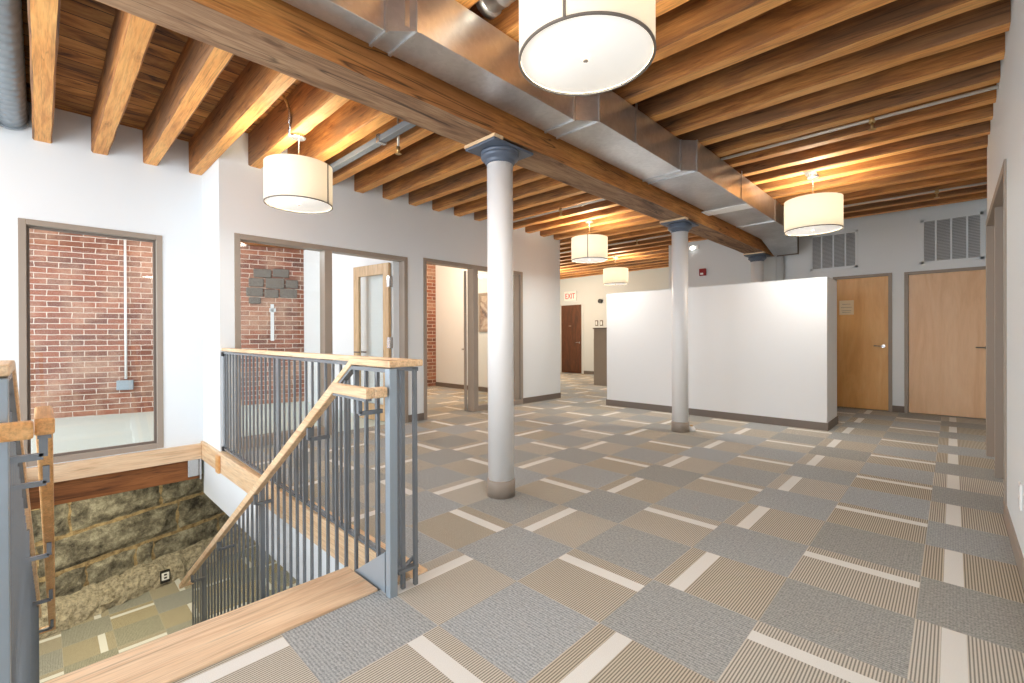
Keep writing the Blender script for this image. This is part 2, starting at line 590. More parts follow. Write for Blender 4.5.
# ------------------------------------------------------------------ the setting
XL, XR_, XRW, YF, YRET, YC = -5.8, -6.55, .265, 9.75, 1.375, 7.43
ZJ, ZT = 3.23, 3.60   # underside and top of the joists

g = G()
g.box(-2.06, 1.3, -2.5, 13, -.25, 0)
g.box(-5.9, -2.06, 1.44, 13, -.25, 0)
g.box(-10.6, -5.9, 3.7, 13, -.25, 0)
g.box(-6.5, -2.06, -2.5, -.2, -.25, 0)
structure('floor', g, M['carpet'])
g = G().box(-11.5, -5.9, 1.44, 3.7, -.42, 0).box(-11.5, -6.68, -2.5, 1.44, -.42, 0)
structure('floor', g, M['mint_floor'])
structure('floor', G().box(-12.5, 1, -3, 7, -2.95, -2.75), M['carpet_lower'])
structure('ceiling', G().box(-11.5, 1.3, -2.6, 13, ZT, ZT + .1), M['deck'])

# left wall with two openings, the recess wall with the first window, the return between them
g = G()
g.box(XL - .13, XL, YRET, 1.52, -.0, ZT)
g.box(XL - .13, XL, 1.52, 3.78, 2.44, ZT)
g.box(XL - .13, XL, 3.78, 4.06, -.0, ZT)
g.box(XL - .13, XL, 4.06, 6.29, 2.47, ZT)
g.box(XL - .13, XL, 6.29, YC, -.0, ZT)
structure('wall_left', g, M['wall'])
g = G()
g.box(XR_ - .13, XR_, -2.5, -.145, -.04, ZT)
g.box(XR_ - .13, XR_, -.145, .985, 2.44, ZT)
g.box(XR_ - .13, XR_, .985, YRET, -.04, ZT)
g.box(XR_ - .13, XR_, -.145, .985, -.04, .0)
structure('wall_recess', g, M['wall'])
structure('wall_return', G().box(XR_ - .13, XL - .13, YRET, YRET + .13, 0, ZT), M['wall'])
# far end of the side room, side wall beyond the corner
g = G().box(-9.55, XL - .13, 7.07, 7.20, 0, ZT)
structure('wall_side_room', g, M['wall'])
structure('wall_partition', G().box(-9.75, XL - .13, 3.62, 3.74, 0, ZT), M['wall'])
g = G().box(-10.08, XL - .13, YC - .13, YC, 0, ZT).box(-10.2, -10.08, YC, 12.8, 0, ZT)
structure('wall_corner', g, M['wall'])
# far wall, the deeper wall at the far left
g = G()
g.box(-4.55, -1.52, YF, YF + .13, 0, ZT)
g.box(-1.52, -.713, YF, YF + .13, 2.29, ZT)
g.box(-.713, -.562, YF, YF + .13, 0, ZT)
g.box(-.562, .45, YF, YF + .13, 2.28, ZT)
g.box(.45, .9, YF, YF + .13, 0, 2.28)
g.box(-1.6, .9, YF + .13, YF + .2, -.2, ZT)
g.box(-4.55, -4.42, YF + .13, 12.68, 0, ZT)
structure('wall_far', g, M['wall'])
g = G().box(-10.2, -4.4, 12.68, 12.8, 0, ZT)
structure('wall_back', g, M['wall_grey'])
# right wall
g = G()
g.box(XRW, XRW + .16, -2.5, 4.6, 0, ZT)
g.box(XRW, XRW + .16, 4.6, 6.9, 2.43, ZT)
g.box(.40, .56, 7.0, YF, 0, ZT)
g.box(XRW, .56, 6.9, 7.0, 0, ZT)
structure('wall_right', g, M['wall'])
structure('wall_light_block', G().box(-1.2, XRW, -2.6, -2.5, 0, ZT), M['wall'])  # unseen wall, shaped so daylight enters only from the left
# stair shaft and lower level
g = G()
g.box(XR_, -2.05, YRET, YRET + .06, -.62, -.01)
structure('wall_shaft', g, M['wall'])
g = G().box(-12.5, -2.0, 6.8, 7.0, -2.75, -.25).box(-2.1, -2.0, 1.44, 6.8, -2.75, -.25)
structure('wall_lower', g, M['wall_grey'])
structure('wall_lower', G().box(-11.5, -2.0, -3.0, -2.9, -2.75, -.25), M['wall_grey'])

# brick walls of the side rooms
BA, BD = Vector((-10.18, .215)), Vector((.277, .961)).normalized()


def bpt(s, off, z):
    n_ = Vector((BD.y, -BD.x))
    q = BA + BD * s + n_ * off
    return (q.x, q.y, z)


def bbox_on_brick(g, s0, s1, o0, o1, z0, z1, mat=0):
    vs = [bpt(s0, o0, z0), bpt(s1, o0, z0), bpt(s1, o1, z0), bpt(s0, o1, z0), bpt(s0, o0, z1), bpt(s1, o0, z1), bpt(s1, o1, z1), bpt(s0, o1, z1)]
    g.add(vs, [(0, 3, 2, 1), (4, 5, 6, 7), (0, 1, 5, 4), (1, 2, 6, 5), (2, 3, 7, 6), (3, 0, 4, 7)], mat)
    return g


M['brick'] = brick('red_brick', BA, BD)
M['brick_x'] = brick('red_brick_end', (0, 0), (0, 1), .95)
bw = structure('wall_brick', bbox_on_brick(G(), -2.6, 3.6, -.2, 0, 0, ZT), M['brick'])
g = G()
random.seed(3)
for (s0, s1, z0, z1) in [(2.68, 2.98, 2.4, 2.56), (3.0, 3.28, 2.42, 2.58), (2.6, 2.85, 2.22, 2.38), (2.88, 3.2, 2.2, 2.4), (3.22, 3.44, 2.22, 2.38), (2.56, 2.84, 2.04, 2.2), (2.86, 3.1, 2.02, 2.18), (3.12, 3.42, 2.03, 2.2), (2.6, 2.8, 1.9, 2.02)]:
    bbox_on_brick(g, s0, s1, -.02, .03, z0, z1)
g.build('stone_patch', M['patch'], bw, bevel=.02)
g = G()
bbox_on_brick(g, 2.96, 3.02, 0, .008, 1.2, 1.9)
bbox_on_brick(g, 2.94, 3.05, 0, .008, 1.75, 1.82)
g.build('plaster_streak', M['divider'], bw)
structure('wall_brick', G().box(-9.75, -9.55, 3.74, 7.2, 0, ZT), M['brick_x'])
g = bbox_on_brick(G(), -2.4, 3.75, 0, .14, 2.98, 3.14)
tag(g.build('wall_plate', M['rim_timber'], None, bevel=.01), 'dark timber plate along the top of the brick wall in the glazed room', 'timber')
# conduit and box on the brick wall
e = empty('wall_conduit', bpt(.82, .05, .4), 'thin white conduit running down the brick wall to a small grey junction box', 'conduit')
G().tube([bpt(.82, .03, 2.96), bpt(.82, .03, .58)], .018, 10).build('pipe', M['white'], e)
bbox_on_brick(G(), .70, .92, 0, .06, .40, .56).build('junction_box', M['steel_light'], e, bevel=.01)

# ------------------------------------------------------------------ windows in the left wall
def frame_rect(g, x0, x1, y0, y1, z0, z1, wd, bottom=True, wb=None):
    g.box(x0, x1, y0, y0 + wd, z0, z1)
    g.box(x0, x1, y1 - wd, y1, z0, z1)
    g.box(x0, x1, y0 + wd, y1 - wd, z1 - wd, z1)
    if bottom: g.box(x0, x1, y0 + wd, y1 - wd, z0, z0 + (wb or wd))


w1 = empty('window_1', (XR_, .42, 0), kind='structure')
g = G(); frame_rect(g, XR_ - .14, XR_ + .012, -.145, .985, 0, 2.44, .055)
g.build('window_frame', M['taupe'], w1, bevel=.004)
g = G(); frame_rect(g, XR_ - .09, XR_ - .05, -.09, .93, .055, 2.385, .022)
g.build('glazing_bead', M['taupe_dark'], w1)
G().box(XR_ - .073, XR_ - .067, -.09, .93, .055, 2.385).build('window_pane', M['glass'], w1)

w2 = empty('window_2', (XL, 2.65, 0), kind='structure')
g = G(); frame_rect(g, XL - .14, XL + .012, 1.52, 3.78, 0, 2.44, .06, False)
g.box(XL - .14, XL + .012, 1.58, 2.54, 0, .11)
g.box(XL - .14, XL + .012, 2.54, 2.64, 0, 2.38)
g.build('window_frame', M['taupe'], w2, bevel=.004)
G().box(XL - .073, XL - .067, 1.58, 2.54, .11, 2.38).build('window_pane', M['glass'], w2)
# glazed timber door standing open into the room
d1 = empty('door_1', (XL - .10, 3.70, 0), kind='structure')
a = Vector((XL - .16, 3.58)); b_ = Vector((XL - 1.0, 3.46))
dd = (b_ - a).normalized(); nn = Vector((-dd.y, dd.x)); L = (b_ - a).length


def on_leaf(g, s0, s1, z0, z1, th=.045, off=0, mat=0):
    vs = []
    for zz in (z0, z1):
        for s, o in ((s0, -th / 2 + off), (s1, -th / 2 + off), (s1, th / 2 + off), (s0, th / 2 + off)):
            q = a + dd * s + nn * o
            vs.append((q.x, q.y, zz))
    g.add(vs, [(0, 3, 2, 1), (4, 5, 6, 7), (0, 1, 5, 4), (1, 2, 6, 5), (2, 3, 7, 6), (3, 0, 4, 7)], mat)


g = G(); on_leaf(g, 0, .13, .01, 2.36); on_leaf(g, L - .13, L, .01, 2.36); on_leaf(g, .13, L - .13, 2.2, 2.36); on_leaf(g, .13, L - .13, .01, .25)
g.build('door_leaf', M['glass_door_wood'], d1, bevel=.004)
g = G(); on_leaf(g, .13, L - .13, .25, 2.2, .008); g.build('door_pane', M['glass'], d1)
q = a + dd * (L - .07)
g = G()
for sgn in (-1, 1):
    k = q + nn * (sgn * .06)
    g.tube([(q.x, q.y, 1.03), (k.x, k.y, 1.03), (k.x - dd.x * .13, k.y - dd.y * .13, 1.03)], .011, 8)
g.build('door_handle', M['dark_rim'], d1)
for zz in (2.0, 1.1, .2):
    g = G(); on_leaf(g, -.03, .03, zz, zz + .16, .06); g.build('hinge', M['chrome'], d1)

w3 = empty('window_3', (XL, 5.17, 0), kind='structure')
g = G(); frame_rect(g, XL - .14, XL + .012, 4.06, 6.29, 0, 2.47, .06, False)
g.box(XL - .14, XL + .012, 5.06, 5.17, 0, 2.41)
g.box(XL - .14, XL + .012, 5.17, 6.23, 0, .09)
g.box(XL - .09, XL - .03, 6.1, 6.23, .09, 2.41)
g.build('window_frame', M['taupe'], w3, bevel=.004)
G().box(XL - .073, XL - .067, 5.17, 6.1, .09, 2.41).build('window_pane', M['glass'], w3)
# open door seen almost edge-on
d2 = empty('door_2', (XL - .12, 5.05, 0), kind='structure')
a = Vector((XL - .15, 5.02)); b_ = Vector((XL - .15 - .76 * .85, 5.02 + .63 * .85))
dd = (b_ - a).normalized(); nn = Vector((-dd.y, dd.x)); L = (b_ - a).length
g = G(); on_leaf(g, 0, L, .01, 2.38); g.build('door_leaf', M['taupe'], d2, bevel=.003)
q = a + dd * (L - .07); k = q + nn * .06
G().tube([(q.x, q.y, 1.03), (k.x, k.y, 1.03), (k.x - dd.x * .1, k.y - dd.y * .1, 1.03)], .011, 8).build('door_handle', M['chrome'], d2)

# picture in the room behind window 3
e = empty('framed_picture', (-7.1, 7.04, 1.37), 'framed muted abstract picture on the white wall behind the right-hand glass bay', 'picture')
g = G()
g.box(-7.87, -6.6, 7.03, 7.065, 1.37, 1.43).box(-7.87, -6.6, 7.03, 7.065, 2.2, 2.26).box(-7.87, -7.81, 7.03, 7.065, 1.43, 2.2).box(-6.66, -6.6, 7.03, 7.065, 1.43, 2.2)
g.build('frame', M['taupe'], e, bevel=.004)
t = NT('abstract_picture')
n1 = t.noise(t.pos(), 3.2, 4, .6, 1.2)
t.color(t.ramp(n1, [(.3, srgb(96, 84, 80)), (.42, srgb(150, 128, 116)), (.55, srgb(206, 194, 180)), (.7, srgb(176, 150, 132))]))
M['picture'] = t.set(.5)
G().box(-7.81, -6.66, 7.045, 7.06, 1.43, 2.2).build('canvas', M['picture'], e)

# ------------------------------------------------------------------ baseboards and trims
bb = .105
g = G().box(XL, XL + .012, 3.78, 4.06, 0, bb).box(XL, XL + .012, 6.29, YC, 0, bb)
structure('baseboard_left', g, M['taupe_dark'])
g = G().box(-.713, -.562, YF - .012, YF, 0, bb).box(-4.55, -1.52, YF - .012, YF, 0, bb)
structure('baseboard_far', g, M['taupe_dark'])
structure('baseboard_right', G().box(XRW - .012, XRW, -2.5, 4.6, 0, bb), M['taupe'])
structure('baseboard_side_room', G().box(-9.55, -5.95, 7.058, 7.07, 0, bb), M['taupe_dark'])
structure('baseboard_back', G().box(-8.9, -4.6, 12.668, 12.68, 0, bb), M['taupe_dark'])

# wood trims round the stair opening
structure('trim_1', G().box(-2.385, -2.06, -.6, 1.165, -.045, .012), M['nosing'], bevel=.006)
structure('trim_2', G().box(XR_, -2.04, YRET - .03, YRET + .075, -.2, .012), M['oak_x'], bevel=.005)
structure('trim_3', G().box(XR_ - .1, XR_ + .05, -1.2, YRET - .03, -.19, -.012), M['nosing'], bevel=.005)
structure('trim_4', G().box(-2.30, -2.09, -.6, 1.165, -.25, -.045), M['nosing'])
tag(G().box(XR_ - .12, XR_ - .03, -1.4, YRET - .03, -.44, -.19).build('rim_beam', M['rim_timber'], None, bevel=.008),
    'dark amber rim timber under the pale sill board, above the stone wall', 'beam')
tag(G().box(XR_ - .03, XR_ + .01, YRET - .16, YRET - .03, -.40, -.19).box(XR_ - .03, XR_ + .05, YRET - .05, YRET - .03, -.44, -.19).build('joist_hanger', M['chrome'], None, bevel=.006),
    'small galvanised hanger at the right end of the dark rim timber', 'bracket')
tag(G().box(XL + .02, XL + .13, YRET - .055, YRET - .03, -.2, -.01).build('wood_block', M['oak_dark'], None, bevel=.006),
    'small amber wood block on the edge trim at the foot of the long railing', 'block')

# ------------------------------------------------------------------ lower level stone wall
SA = Vector((-9.12, .14)); SD = Vector((-.34, .94)).normalized()


def spt(s, o, z):
    q = SA + SD * s + Vector((SD.y, -SD.x)) * o
    return (q.x, q.y, z)


def stone_block(g, s0, s1, z0, z1, depth, seed, mat=0):
    rnd = random.Random(seed)
    nx, nz = 8, 6
    vs = []; fs = []
    amp = depth * .3
    for iz in range(nz + 1):
        for ix in range(nx + 1):
            fx_, fz_ = ix / nx, iz / nz
            ed = min(fx_, 1 - fx_, fz_, 1 - fz_)
            o = depth * min(1, .15 + ed * 6) + rnd.uniform(-amp, amp) * (1 if ed > 0 else .3)
            if ed == 0: o = 0
            s = s0 + (s1 - s0) * fx_ + (rnd.uniform(-.02, .02))
            zz = z0 + (z1 - z0) * fz_ + rnd.uniform(-.015, .015)
            vs.append(spt(s, o, zz))
    for iz in range(nz):
        for ix in range(nx):
            b = iz * (nx + 1) + ix
            fs.append((b, b + 1, b + nx + 2, b + nx + 1))
    g.add(vs, fs, mat, False)


g = G()
vs = [spt(-3.5, -.3, -2.75), spt(6.2, -.3, -2.75), spt(6.2, 0, -2.75), spt(-3.5, 0, -2.75), spt(-3.5, -.3, -.2), spt(6.2, -.3, -.2), spt(6.2, 0, -.2), spt(-3.5, 0, -.2)]
g.add(vs, [(0, 3, 2, 1), (4, 5, 6, 7), (0, 1, 5, 4), (1, 2, 6, 5), (2, 3, 7, 6), (3, 0, 4, 7)], 1)
rows = [(-1.04, -.42, [-.9, -.35, .14, 1.3, 1.9, 2.9, 3.9]), (-1.53, -1.10, [-1.2, -.3, .16, 1.34, 2.2, 3.2, 4.2]), (-2.04, -1.60, [-.8, -.2, 1.60, 2.5, 3.4, 4.3]), (-2.5, -2.12, [-.9, -.2, .34, .97, 1.22, 2.3, 3.3, 4.3])]
sd = 1
for z0, z1, ss in rows:
    ss = [-3.4, -2.2] + ss
    for s0, s1 in zip(ss[:-1], ss[1:]):
        stone_block(g, s0 + .018, s1 - .018, z0 - .01, z1 + .012, .055, sd)
        sd += 1
so = structure('wall_stone', g, [M['granite'], M['mortar']], fix=False)
g = G()
rnd = random.Random(5)
nS, nZ = 100, 5
vs = []; fs = []
for iz in range(nZ + 1):
    for ix in range(nS + 1):
        s = -3.4 + 9.4 * ix / nS
        prof = [(.34, -2.76), (.33, -2.62), (.29, -2.52), (.18, -2.44), (.06, -2.40), (0, -2.40)][iz]
        vs.append(spt(s, prof[0] + rnd.uniform(-.05, .05), prof[1] + rnd.uniform(-.025, .025)))
for iz in range(nZ):
    for ix in range(nS):
        b = iz * (nS + 1) + ix
        fs.append((b, b + 1, b + nS + 2, b + nS + 1))
g.add(vs, fs)
g.build('footing_ledge', M['rubble'], so, fix=False)
e = empty('wall_outlet', spt(.98, .33, -2.4), 'small white power outlet on a black box on the rubble footing', 'outlet')
g = G(); P0 = Vector(spt(1.20, .36, -2.70)); g.box(P0.x - .03, P0.x + .03, P0.y - .065, P0.y + .065, P0.z, P0.z + .19)
g.build('box', M['black'], e, bevel=.006)
g = G(); g.box(P0.x + .03, P0.x + .04, P0.y - .05, P0.y + .05, P0.z + .05, P0.z + .17)
g.build('cover_plate', M['white'], e, bevel=.004)
g = G()
for zz in (.075, .125): G().box(P0.x + .038, P0.x + .043, P0.y - .018, P0.y + .018, P0.z + zz, P0.z + zz + .025).build('socket', M['black'], e)

# ------------------------------------------------------------------ staircase
e = empty('staircase', (-4.4, .6, -2.75), 'carpeted straight staircase going down between the two steel railings', 'stairs')
NST = 15
RISE, RUN = 2.75 / NST, .283
g = G(); gn = G()
for i in range(NST - 1):
    x1 = -2.30 - i * RUN; z1 = -(i + 1) * RISE
    g.box(x1 - RUN - .02, x1, -.02, 1.12, z1 - .04, z1 - .004)
    g.box(x1 - .02, x1, -.02, 1.12, z1, z1 + RISE - .04)
    gn.box(x1 - RUN - .03, x1 - RUN + .05, -.02, 1.12, z1 - .042, z1)
g.build('tread', M['carpet'], e)
gn.build('nosing', M['nosing'], e)
for yy in (1.185, -.085):
    zs = lambda x: .2 + .645 * (x + 2.02)
    poly = [(-2.02, 0.20), (-2.02, -.12 if yy < 0 else 0.0), (-2.33, -.0 if yy > 0 else -.2), (-2.40, -.35), (-6.5, -3.0 + .26), (-6.5, zs(-6.5))]
    if yy > 0: poly = [(-2.02, .20), (-2.02, -.25), (-6.45, -2.749), (-6.45, zs(-6.45))]
    else: poly = [(-2.02, .20), (-2.02, -.25), (-6.45, -2.749), (-6.45, zs(-6.45))]
    G().prism(poly, 1, yy - .006, yy + .006).build('stringer', M['steel_light'], e)

# ------------------------------------------------------------------ railings
def sq(g, x, y, z0, z1, s): g.box(x - s / 2, x + s / 2, y - s / 2, y + s / 2, z0, z1)


def stair_guard(name, ys, yg, yh, label, with_long, dy_end=0, CAPZ=1.15):
    """ys: plane of the stair balusters; yh: plane of the handrail"""
    e = empty(name, (-2.0, ys, 0), label, 'railing')
    inward = 1 if yh > ys else -1
    YW = 1.415
    yl = lambda x: YW + (yg - YW) * (x - XL) / (-1.97 - XL)
    yy = lambda x: ys + dy_end * max(0, (-2.45 - x)) / 3.9
    # cap: level, then falling with the stair
    g = G()
    pts = [(-1.955, ys, CAPZ + .0), (-2.35, ys, CAPZ + .0), (-6.33, yy(-6.33), CAPZ - .65 * 3.98)]
    g.bar((pts[0][0] - .0, ys, CAPZ - .017), (pts[1][0], ys, CAPZ - .017), .05, .034)
    g.bar((pts[1][0] + .01, ys, CAPZ - .017), (pts[2][0], pts[2][1], pts[2][2] - .017), .05, .034)
    if with_long:
        g.bar((XL, YW, CAPZ - .017), (-1.955, yg, CAPZ - .017), .05, .034)
        g.box(-2.0, -1.945, ys - .025, yg + .025, CAPZ - .034, CAPZ)
    g.build('cap_rail', M['oak_x'], e, bevel=.006)
    # steel flat under the cap
    g = G()
    g.bar((-1.98, ys, CAPZ - .05), (-2.35, ys, CAPZ - .05), .035, .02)
    g.bar((-2.35, ys, CAPZ - .05), (-6.3, yy(-6.3), CAPZ - .05 - .645 * 3.88), .035, .02)
    if with_long:
        g.bar((XL, YW, CAPZ - .05), (-1.98, yg, CAPZ - .05), .035, .02)
        g.bar((XL, YW, .045), (-2.05, yl(-2.05), .045), .035, .016)
    g.build('top_bar', M['steel'], e)
    # posts
    G().box(-1.995, -1.953, ys - .021, ys + .021, -.02, CAPZ - .04).build('post', M['steel_light'], e, bevel=.003)
    if with_long:
        g = G(); g.tube([(-1.985, ys + .03, .115), (-2.0, ys + .09, .1), (-1.99, yg - .0, .14), (-1.975, yg + .0, .22)], .011, 8)
        g.bar((-1.975, ys + .03, .10), (-1.975, yg, .10), .035, .014)
        g.build('bottom_bar', M['steel'], e)
        for x_, y_ in ((-1.972, yg - .01), (-1.985, yg - .075)):
            g = G(); sq(g, x_, y_, .004 if x_ > -2 else .12, CAPZ - .05, .019); g.build('post', M['steel'], e)
        for x_ in (-4.04, -5.775):
            g = G(); g.box(x_ - .03, x_ + .03, yl(x_) - .01, yl(x_) + .01, .012, CAPZ - .06); g.build('post', M['steel'], e)
        for zb_ in (CAPZ - .09, .02):
            G().box(XL, XL + .05, YW - .03, YW + .03, zb_, zb_ + .045).build('wall_bracket', M['black'], e, bevel=.005)
    slope = lambda x: CAPZ - .06 - .65 * max(0, -2.35 - x)
    sbot = lambda x: .2 + .645 * (x + 2.02) - .03
    # stair balusters
    x = -2.10
    i = 0
    while x > -6.28:
        if i % 16 == 15:
            g = G(); g.box(x - .022, x + .022, yy(x) - .016, yy(x) + .016, sbot(x), slope(x)); g.build('post', M['steel'], e)
        else:
            g = G(); sq(g, x, yy(x), sbot(x), slope(x), .016); g.build('baluster', M['steel'], e)
        x -= .117
        i += 1
    if with_long:
        x = -2.15
        while x > -5.75:
            if abs(x + 4.04) > .05:
                g = G(); sq(g, x, yl(x), .045, CAPZ - .055, .015); g.build('baluster', M['steel'], e)
            x -= .117
    # handrail
    hz, HS = 1.025, .650
    ye = yh + dy_end
    g = G()
    g.bar((-1.955, yh, hz - .025), (-2.325, yh, hz - .025), .045, .05)
    g.bar((-2.315, yh, hz - .025), (-6.12, ye, hz - .025 - HS * 3.805), .045, .05)
    xa = -2.0 if with_long else -1.95
    yq = ys + (.03 if with_long else -.02) * inward
    g.box(xa, xa + .05, min(yh - .022 * inward, yq), max(yh - .022 * inward, yq), hz - .05, hz)
    g.bar((-6.10, ye, hz - .02 - HS * 3.785), (-6.10, yy(-6.1) + .01 * inward, hz - .02 - HS * 3.785), .045, .045)
    hr = g.build('handrail', M['oak_x'] if with_long else M['oak_dark'], e, bevel=.007)
    g = G()
    g.bar((-1.97, yh, hz - .056), (-2.33, yh, hz - .056), .03, .012)
    g.bar((-2.33, yh, hz - .056), (-6.08, ye, hz - .056 - HS * 3.75), .03, .012)
    g.build('support_bar', M['steel'], hr)
    for xb in (-2.06, -2.66, -3.6, -4.6, -5.6):
        g = G()
        zb = hz - .06 - HS * max(0, -2.325 - xb)
        yb = yh + dy_end * (-2.2 - xb) / 3.9
        g.bar((xb, yb, zb), (xb, yb, zb - .07), .02, .02)
        g.bar((xb, yb, zb - .07), (xb, yy(xb), zb - .07), .02, .02)
        g.build('handrail_bracket', M['steel'], hr)
    return e


stair_guard('stair_railing', 1.19, 1.335, 1.07, 'grey steel railing with pale wood cap running from the left wall and down the stairs', True)
stair_guard('stair_railing', -.085, None, .008, 'grey steel railing with amber handrail at the left edge of the stairs, nearest the camera', False, .06, 1.19)

# ------------------------------------------------------------------ columns


def column(x, y, label, top_only=False):
    e = empty('column', (x, y, 0), label, 'column', 'white round columns under the main beam')
    G().lathe(x, y, [(.103, .12), (.103, 2.645)], 56).build('shaft', M['white'], e)
    G().lathe(x, y, [(.112, 0), (.112, .125), (.104, .133)], 56).build('base_ring', M['taupe'], e)
    prof = [(.104, 2.63), (.112, 2.636), (.118, 2.645), (.118, 2.652), (.128, 2.662), (.146, 2.675), (.152, 2.688), (.150, 2.702), (.143, 2.71), (.150, 2.716), (.150, 2.728)]
    G().lathe(x, y, prof, 56).build('capital', M['capital'], e)
    G().box(x - .165, x + .165, y - .22, y + .22, 2.728, 2.748).build('bearing_plate', M['capital'], e, bevel=.004)
    G().box(x - .175, x + .172, y - .225, y - .13, 2.748, 2.772).build('wood_shim', M['oak_x'], e, bevel=.003)
    return e


column(-2.6, 2.56, 'nearest white round column with blue-grey capital, right of the stair railing')
column(-2.6, 5.90, 'middle white round column standing before the white divider')
column(-2.6, 9.24, 'farthest white round column, only its top showing above the divider')
tag(G().tube([(-2.33, 9.66, 0), (-2.33, 9.66, 2.9)], .07, 20).build('riser_pipe', M['wall_grey'], None),
    'pale grey vertical pipe beside the farthest column behind the divider', 'pipe')

# ------------------------------------------------------------------ main beam and joists


def timber(axis, a0, a1, b0, b1, z0, z1, jitter, seed, n):
    """hewn timber along x (axis 0) or y (axis 1); slot 0 sides, slot 1 underside"""
    rnd = random.Random(seed)
    g = G()
    c = .012
    prof = [(b0 + c, z0), (b1 - c, z0), (b1, z0 + c), (b1, z1), (b0, z1), (b0, z0 + c)]
    k = len(prof)
    vs = []; fs = []; ms = []
    for i in range(n + 1):
        a = a0 + (a1 - a0) * i / n
        for j, (b, z) in enumerate(prof):
            jb, jz = rnd.uniform(-jitter, jitter), rnd.uniform(-jitter, jitter)
            if j in (3, 4): jz = 0
            p = (a, b + jb, z + jz) if axis == 0 else (b + jb, a, z + jz)
            vs.append(p)
    for i in range(n):
        for j in range(k):
            fs.append((i * k + j, i * k + (j + 1) % k, (i + 1) * k + (j + 1) % k, (i + 1) * k + j))
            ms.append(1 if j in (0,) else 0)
    fs.append(tuple(range(k))); ms.append(0)
    fs.append(tuple(range(n * k, n * k + k))[::-1]); ms.append(0)
    g.add(vs, fs, ms, False)
    return g


bo = timber(1, -2.5, YF, -2.765, -2.43, 2.772, ZJ - .002, .004, 11, 40).build('main_beam', [M['beam_side'], M['beam_bottom']])
tag(bo, 'massive rough timber beam carried on the white columns beside the metal duct', 'beam')

ORDN = ['first', 'second', 'third', 'fourth', 'fifth', 'sixth', 'seventh', 'eighth', 'ninth', 'tenth', 'eleventh', 'twelfth', 'thirteenth', 'fourteenth',
        'fifteenth', 'sixteenth', 'seventeenth', 'eighteenth', 'nineteenth', 'twentieth', 'twenty-first', 'twenty-second', 'twenty-third', 'twenty-fourth',
        'twenty-fifth', 'twenty-sixth', 'twenty-seventh', 'twenty-eighth', 'twenty-ninth', 'thirtieth']
JS, JW = .4275, .135
kk = 0
for k in range(-1, 30):
    y0 = -.04 + JS * k
    if y0 < 1.25: xl = XR_ + .001
    elif y0 < YC - .1: xl = XL + .001
    else: xl = -10.07
    if y0 > YF - .1: xr = -4.56
    else: xr = -2.62
    if y0 + JW > 12.67: break
    if y0 < YF and y0 + JW > YF - .02: continue
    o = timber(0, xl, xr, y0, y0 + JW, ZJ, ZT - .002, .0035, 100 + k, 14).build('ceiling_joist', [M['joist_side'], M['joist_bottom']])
    if k < 0:
        lb = 'timber ceiling joist behind the round grey duct at the top left'
    else:
        lb = 'timber ceiling joist left of the main beam, %s counted from the top-left corner' % ORDN[kk]
        kk += 1
    tag(o, lb, 'joist', 'ceiling joists left of the main beam')
kk = 0
for k in range(2, 23):
    y0 = -.04 + JS * k
    if y0 + JW > YF - .02: break
    xr = XRW - .001 if y0 < 6.9 else .399
    if y0 < 6.9 and y0 + JW > 6.9: xr = XRW - .001
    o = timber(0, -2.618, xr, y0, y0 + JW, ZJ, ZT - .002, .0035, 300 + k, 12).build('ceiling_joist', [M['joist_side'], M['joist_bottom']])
    if k < 4:
        lb = 'timber ceiling joist over the near part of the floor right of the main beam'
    else:
        lb = 'timber ceiling joist right of the main beam, %s counted from the near end' % ORDN[kk]
        kk += 1
    tag(o, lb, 'joist', 'ceiling joists right of the main beam')

# ------------------------------------------------------------------ metal ducts
e = empty('air_duct', (-2.2, 3, 2.91), 'long rectangular galvanised air duct running beside the main beam', 'duct')
XD = -2.355
ZD, ZDT = 2.91, 3.215


def frustum(g, r0, y0, r1, y1):
    (a0, a1, z0, z1), (b0, b1, w0, w1) = r0, r1
    vs = [(a0, y0, z0), (a1, y0, z0), (a1, y0, z1), (a0, y0, z1), (b0, y1, w0), (b1, y1, w0), (b1, y1, w1), (b0, y1, w1)]
    return g.add(vs, [(0, 1, 2, 3), (7, 6, 5, 4), (0, 4, 5, 1), (1, 5, 6, 2), (2, 6, 7, 3), (3, 7, 4, 0)])


frustum(G(), (XD, -2.19, ZD, ZDT), -2.45, (XD, -2.19, ZD, ZDT), 1.30).build('duct_section', M['galv'], e, bevel=.003)
frustum(G(), (XD, -2.19, ZD, ZDT), 1.30, (XD, -2.07, ZD, ZDT), 1.42).build('duct_transition', M['galv'], e)
frustum(G(), (XD, -2.07, ZD, ZDT), 1.42, (XD, -2.07, ZD, ZDT), 2.83).build('duct_section', M['galv'], e, bevel=.003)
frustum(G(), (XD, -2.07, ZD, ZDT), 2.83, (XD, -1.945, ZD, ZDT), 2.98).build('duct_transition', M['galv'], e)
frustum(G(), (XD, -1.945, ZD, ZDT), 2.98, (XD, -1.945, ZD, ZDT), 4.44).build('duct_section', M['galv'], e, bevel=.003)
frustum(G(), (XD, -1.945, ZD, ZDT), 4.44, (XD, -1.835, ZD, ZDT), 4.56).build('duct_transition', M['galv'], e)
frustum(G(), (XD, -1.835, ZD, ZDT), 4.56, (XD, -1.835, ZD, ZDT), 8.6).build('duct_section', M['galv'], e, bevel=.003)
frustum(G(), (XD, -1.835, ZD, ZDT), 8.6, (-2.40, -2.02, 2.75, 3.05), 9.55).build('duct_boot', M['galv'], e)
G().box(-2.35, -2.0, 9.54, 9.56, 2.735, 3.06).build('boot_rim', M['dark_rim'], e)
G().box(-2.40, -1.84, 6.12, 6.36, ZD - .008, ZD + .001).build('access_panel', M['white'], e)
